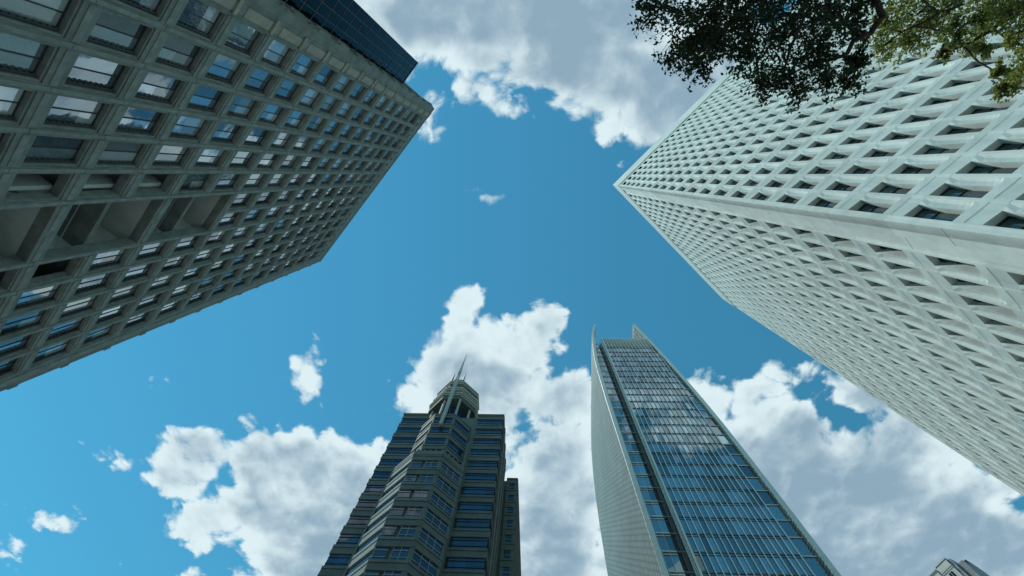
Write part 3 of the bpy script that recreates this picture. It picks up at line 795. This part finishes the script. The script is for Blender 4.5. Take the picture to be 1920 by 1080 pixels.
# curved side walls, each a slab 1 m thick that ends in a fin above the roof
def side_wall(name, xtab, thick, inner, yfront, mats, ztop=2.965, ytab=rear_y):
    q_ = MB(); n = len(zs_)
    rows = []
    zl = [z for z in zs_ if z < ztop] + [ztop]
    for z in zl:
        x = interp(xtab, z)*D2; y = interp(ytab, z)*D2
        rows.append([(x-GX[0], yfront-GX[1], z*D2+ZL), (x-GX[0], y-GX[1], z*D2+ZL), (x+thick-GX[0], y-GX[1], z*D2+ZL), (x+thick-GX[0], yfront-GX[1], z*D2+ZL)])
    for a, b in zip(rows, rows[1:]):
        for i in range(4): q_.face([a[i], a[(i+1) % 4], b[(i+1) % 4], b[i]], 1 if i == 3 else 0)
    q_.face(rows[-1], 0)
    return q_.build(name, mats, b2)
side_wall('side_wall', left_x, .9, 1, D2-.35, [T2SIDE, T2METAL])
side_wall('side_wall', right_x, 1.0, -1, D2-.35, [T2SIDE, T2METAL])
# lattice on the inner face of the right fin and its strip of glass
gl = MB(); gr = MB()
for k in range(nf+1):
    zt = HT - 4.2 - FT*k; zb = max(0, zt-FT)
    if zt < 4: break
    xt = interp(right_x, (zt-ZL)/D2)*D2; xb_ = interp(right_x, (zb-ZL)/D2)*D2
    gl.face([fF(xb+.1, zb, .5), fF(max(xb_, xb+.2), zb, .5), fF(max(xt, xb+.2), zt, .5), fF(xb+.1, zt, .5)])
    if xt > xb+.3: q_ = MB(); q_.box(fF, xb+.1, xt, zt-.1, zt+.1, .3, .45); q_.build('floor_line', T2METAL, b2)
gl.build('corner_glazing', T2GLASS, b2)
z = 2.30
while z < 2.94:
    xx = interp(right_x, z)*D2
    q_ = MB(); q_.box(fF, xx-.16, xx-.02, z*D2+ZL, z*D2+ZL+.25, .3, interp(rear_y, z)*D2-D2-.2); q_.build('fin_rung', T2METAL, b2); z += .024
for yy in range(1, 10):
    pts = [(interp(right_x, z_)*D2-.1-GX[0], D2+yy*1.5-GX[1], z_*D2+ZL) for z_ in (2.3, 2.4, 2.5, 2.6, 2.7, 2.8, 2.94) if interp(rear_y, z_)*D2 > D2+yy*1.5+.3]
    if len(pts) > 1: q_ = MB(); q_.tube(pts, .09, 4); q_.build('fin_rib', T2METAL, b2)
q_ = MB(); q_.box(fF, .35*D2, .70*D2, 0, 2.4*D2, 2.2, 38*.9 - 14); q_.build('core', T2DARK, b2)

# ------------------------------------------------------------------ pale corner building (lower right edge)
HCb = 60.
cc_ = hp(1769, 1046)*HCb
b3 = thing('apartment_building', 'pale corner building tip with cornice, small window and curved grey roof at the frame edge', 'building', (cc_.x, cc_.y, 0))
gL_ = Frame(cc_, 119.5, 29.5, tuple(cc_)); gR_ = Frame(cc_, 29.5, 119.5, tuple(cc_))
ZC = HCb + ZL
q_ = MB()
q_.box(gL_, 0, 1.9, 0, ZC-.25, 0, 14); q_.box(gL_, 1.9, 2.25, 0, ZC-.8, .7, 14); q_.box(gL_, 2.25, 14, 0, ZC-.3, .25, 14)
q_.build('wall', CORNERSTONE, b3)
q_ = MB(); q_.box(gL_, -.12, 2.0, ZC-.24, ZC, -.12, 14); q_.box(gL_, 2.2, 14, ZC-.29, ZC-.08, .12, 14)
q_.box(gL_, -.08, 1.95, ZC-1.35, ZC-1.2, -.08, -.003); q_.box(gL_, -.08, 1.95, ZC-1.6, ZC-1.5, -.06, -.003); q_.box(gL_, .0, 1.9, ZC-1.15, ZC-.3, -.05, -.003)
q_.box(gL_, 2.3, 14, ZC-1.7, ZC-1.5, .14, .247)
q_.build('cornice', CORNERSTONE, b3)
q_ = MB(); q_.box(gR_, .3, 14, 0, ZC-.35, -.5, -.003); q_.build('side_wall', GREYROOF_SHADE, b3)  # return face in shade: its darkness is put into the colour
for k in range(6):
    for ua, ub in ((.55, 1.25), (2.9, 3.7), (4.4, 5.2)):
        z = ZC - 3.4 - 3.2*k
        q_ = MB()
        d_ = 0 if ua < 2 else .25
        for x0, x1, z0, z1 in ((ua-.1, ub+.1, z-.1, z), (ua-.1, ub+.1, z+1.5, z+1.6), (ua-.1, ua, z, z+1.5), (ub, ub+.1, z, z+1.5), ((ua+ub)/2-.03, (ua+ub)/2+.03, z, z+1.5)): q_.box(gL_, x0, x1, z0, z1, d_-.07, d_-.002)
        o_ = q_.build('window', CORNERSTONE, b3)
        q_ = MB(); q_.face([gL_(ua, z, d_-.004), gL_(ub, z, d_-.004), gL_(ub, z+1.5, d_-.004), gL_(ua, z+1.5, d_-.004)]); q_.build('pane', GLASS_DK, o_)
q_ = MB()
arc = [(1.2+1.6*math.sin(a*math.pi/16)*1.0, ZC-2.2+1.9*math.cos(a*math.pi/16)-1.4) for a in range(0, 9)]
prev = None
for a in range(9):
    th = a*math.pi/16
    yy = 2.6 + 3.2*math.sin(th); zc = ZC - 3.2 + 3.0*math.cos(th)
    row = [gR_(yy, zc, -1.5), gR_(yy, zc, -.52)]
    if prev: q_.face([prev[0], prev[1], row[1], row[0]]); q_.face([prev[0], row[0], gR_(yy, 0, -1.5), gR_(prev[2], 0, -1.5)])
    prev = [row[0], row[1], yy]
q_.box(gR_, .8, 2.6, 0, ZC-1.2, -1.48, -.52)
q_.build('curved_roof', GREYROOF_SHADE, b3)

# ------------------------------------------------------------------ street trees
def at(u, v, h): 
    a = hp(u, v)*h
    return Vector((a.x, a.y, h + ZL))
def leaf(mb, p, size, up=None):
    a = Vector((random.gauss(0, 1), random.gauss(0, 1), random.gauss(0, .55))).normalized()
    b = a.cross(Vector((random.gauss(0, 1), random.gauss(0, 1), random.gauss(0, 1)))).normalized()
    L = size*random.uniform(.7, 1.3); w_ = L*.30
    n = a.cross(b)*L*.10
    mb.face([p, p + a*L*.45 + b*w_ + n, p + a*L, p + a*L*.45 - b*w_ + n])
def tree(label, group, base, trunk_r, fork, clusters, twig_r, leafmat, size, per, seed, extra=()):
    random.seed(seed)
    t = thing('street_tree', label, 'tree', tuple(base), group)
    B = Vector(base)
    tr = MB()
    f = Vector(fork)
    mid = (B+f)/2 + Vector((.25, -.2, 0))
    tr.tube([B-B, (B+f)/2*0 + mid-B, f-B], [trunk_r, trunk_r*.8, trunk_r*.62], 12)
    lf = MB()
    limbs = MB()
    tips = []
    for (cpos, r, dens) in clusters:
        tips.append((Vector(cpos), r, dens))
    # a few main limbs, each carrying the clusters nearest to it
    mains = extra
    nodes = []
    for pts, r0 in mains:
        pts = [Vector(p) for p in pts]
        fine = []
        for i in range(len(pts)-1):
            for k in range(5):
                s_ = k/5; q_ = pts[i].lerp(pts[i+1], s_)
                fine.append(q_ + Vector((random.uniform(-1, 1), random.uniform(-1, 1), random.uniform(-1, 1)))*.045)
        fine.append(pts[-1])
        rr = [r0*(1 - .8*i/(len(fine)-1)) for i in range(len(fine))]
        limbs.tube([p - B for p in fine], rr, 7)
        nodes += [(p, r_) for p, r_ in zip(fine, rr)]
    for c_, r, dens in tips:
        j = min(nodes, key=lambda n_: (n_[0]-c_).length)
        m_ = j[0].lerp(c_, .5) + Vector((random.uniform(-.1, .1), random.uniform(-.1, .1), random.uniform(0, .15)))
        limbs.tube([j[0]-B, m_-B, c_-B], [min(j[1], twig_r*1.6), twig_r, twig_r*.5], 5)
        nb = int(10 + dens*r*26)
        for k in range(nb):                               # sprays of leaves on fine twigs
            d = Vector((random.gauss(0, 1), random.gauss(0, 1), random.gauss(0, .75))).normalized()*r*random.random()**.5
            e_ = c_ + d
            limbs.tube([c_-B + d*.15, c_-B + d*.6 + Vector((0, 0, .02)), e_-B], [twig_r*.45, twig_r*.3, twig_r*.2], 3)
            for q_ in range(int(per*random.uniform(.6, 1.4))):
                s_ = random.uniform(.45, 1.08)
                p = c_ + d*s_ + Vector((random.gauss(0, 1), random.gauss(0, 1), random.gauss(0, 1)))*r*.11
                leaf(lf, p-B, size)
    tr.v += []; 
    i0 = len(tr.v); tr.v += limbs.v; tr.f += [tuple(a+i0 for a in f_) for f_ in limbs.f]; tr.mi += limbs.mi
    tr.build('trunk', BARK, t)
    lf.build('crown', leafmat, t)
    return t
def clus(lst, h0, dh, k):
    out = []
    for (u, v, r) in lst:
        h = h0 + random.uniform(-dh, dh)
        out.append((at(u, v, h), r*h*.00135, k))
    return out
random.seed(3)
dark = clus([(1228, 22, 34), (1222, -30, 50), (1285, 35, 55), (1270, 108, 34), (1315, 120, 36), (1300, 85, 30), (1345, 30, 60), (1350, 85, 34), (1395, 50, 60), (1405, 110, 40), (1440, 60, 62),
   (1430, 150, 36), (1475, 120, 50), (1490, 165, 34), (1500, 60, 60), (1535, 105, 40), (1545, 150, 32), (1585, 150, 30), (1545, 40, 52), (1590, 55, 34), (1600, 15, 40), (1610, 115, 22), (1330, 60, 40), (1465, 20, 60), (1390, 5, 60), (1520, 5, 60),
   (1300, -60, 80), (1400, -80, 90), (1500, -90, 90), (1600, -90, 80), (1250, -130, 90), (1380, -190, 110), (1520, -210, 110), (1640, -190, 90)], 7.6, .7, 1.)
hi = [((5.6, -5.4, 12.0), 1.3, .8), ((4.2, -6.2, 12.5), 1.4, .8), ((6.6, -7.6, 13.2), 1.5, .8), ((3.4, -8.2, 11.6), 1.4, .8), ((6.2, -9.4, 11.4), 1.4, .8), ((8.0, -6.6, 11.0), 1.2, .8)]
dark += [(Vector(a), b, c_) for a, b, c_ in hi]
fk = (5.0, -6.4, 6.2)
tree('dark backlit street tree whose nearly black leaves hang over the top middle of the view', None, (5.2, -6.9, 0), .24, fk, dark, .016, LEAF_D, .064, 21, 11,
     extra=[([fk, at(1600, -160, 7.4), at(1655, 30, 7.6), at(1590, 95, 7.5), at(1500, 130, 7.5)], .075), ([fk, at(1480, -120, 7.3), at(1400, 20, 7.5), at(1330, 80, 7.6), at(1270, 110, 7.7)], .08),
            ([fk, at(1540, -100, 7.3), at(1500, 20, 7.6), at(1470, 130, 7.5)], .07), ([fk, at(1350, -140, 7.4), at(1240, 10, 7.6)], .06),
            ([fk, (5.2, -6.8, 9.5), (5.2, -7.2, 12.4)], .13), ([fk, (6.3, -6.4, 9.2), (7.6, -6.4, 11)], .08), ([fk, (4.2, -7.2, 9), (3.6, -8, 11.2)], .08)])
random.seed(5)
br = clus([(1655, 85, 32), (1650, 35, 32), (1700, 70, 40), (1715, 30, 46), (1745, 55, 36), (1775, 15, 44), (1790, 62, 22), (1772, 98, 14), (1830, 82, 20), (1840, 40, 34), (1865, 15, 46), (1905, 30, 36), (1895, 80, 24), (1842, 95, 14),
   (1905, 145, 30), (1880, 168, 18), (1870, 135, 14), (1930, 110, 40), (1950, 40, 60), (1990, 110, 60), (1700, -40, 70), (1800, -60, 80), (1900, -60, 80), (2000, -30, 90), (2060, 90, 80), (1850, -160, 110), (1990, -170, 110)], 11., .9, .75)
hi = [((13.5, -7.5, 17), 1.9, .7), ((15.5, -6.0, 16.2), 1.8, .7), ((12.5, -9.5, 16), 1.8, .7), ((15.6, -9.2, 17.5), 2.0, .7), ((17, -7.6, 15), 1.7, .7)]
br += [(Vector(a), b, c_) for a, b, c_ in hi]
fk = (13.6, -7.4, 9.0)
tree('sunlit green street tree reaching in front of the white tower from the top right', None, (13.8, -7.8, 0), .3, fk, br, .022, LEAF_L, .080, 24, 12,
     extra=[([fk, at(1870, -90, 10.6), at(1800, 10, 10.9), at(1690, 60, 11)], .08), ([fk, at(1960, -40, 10.7), at(1860, 60, 11), at(1775, 98, 11.1)], .08), ([fk, at(2040, 20, 10.8), at(1950, 100, 11), at(1880, 165, 11)], .08),
            ([fk, (13.7, -7.7, 13), (13.9, -8, 17)], .15), ([fk, (15, -7, 12.5), (16.4, -7, 15.5)], .1), ([fk, (12.9, -8.6, 13), (12.5, -9.6, 15.5)], .1)])
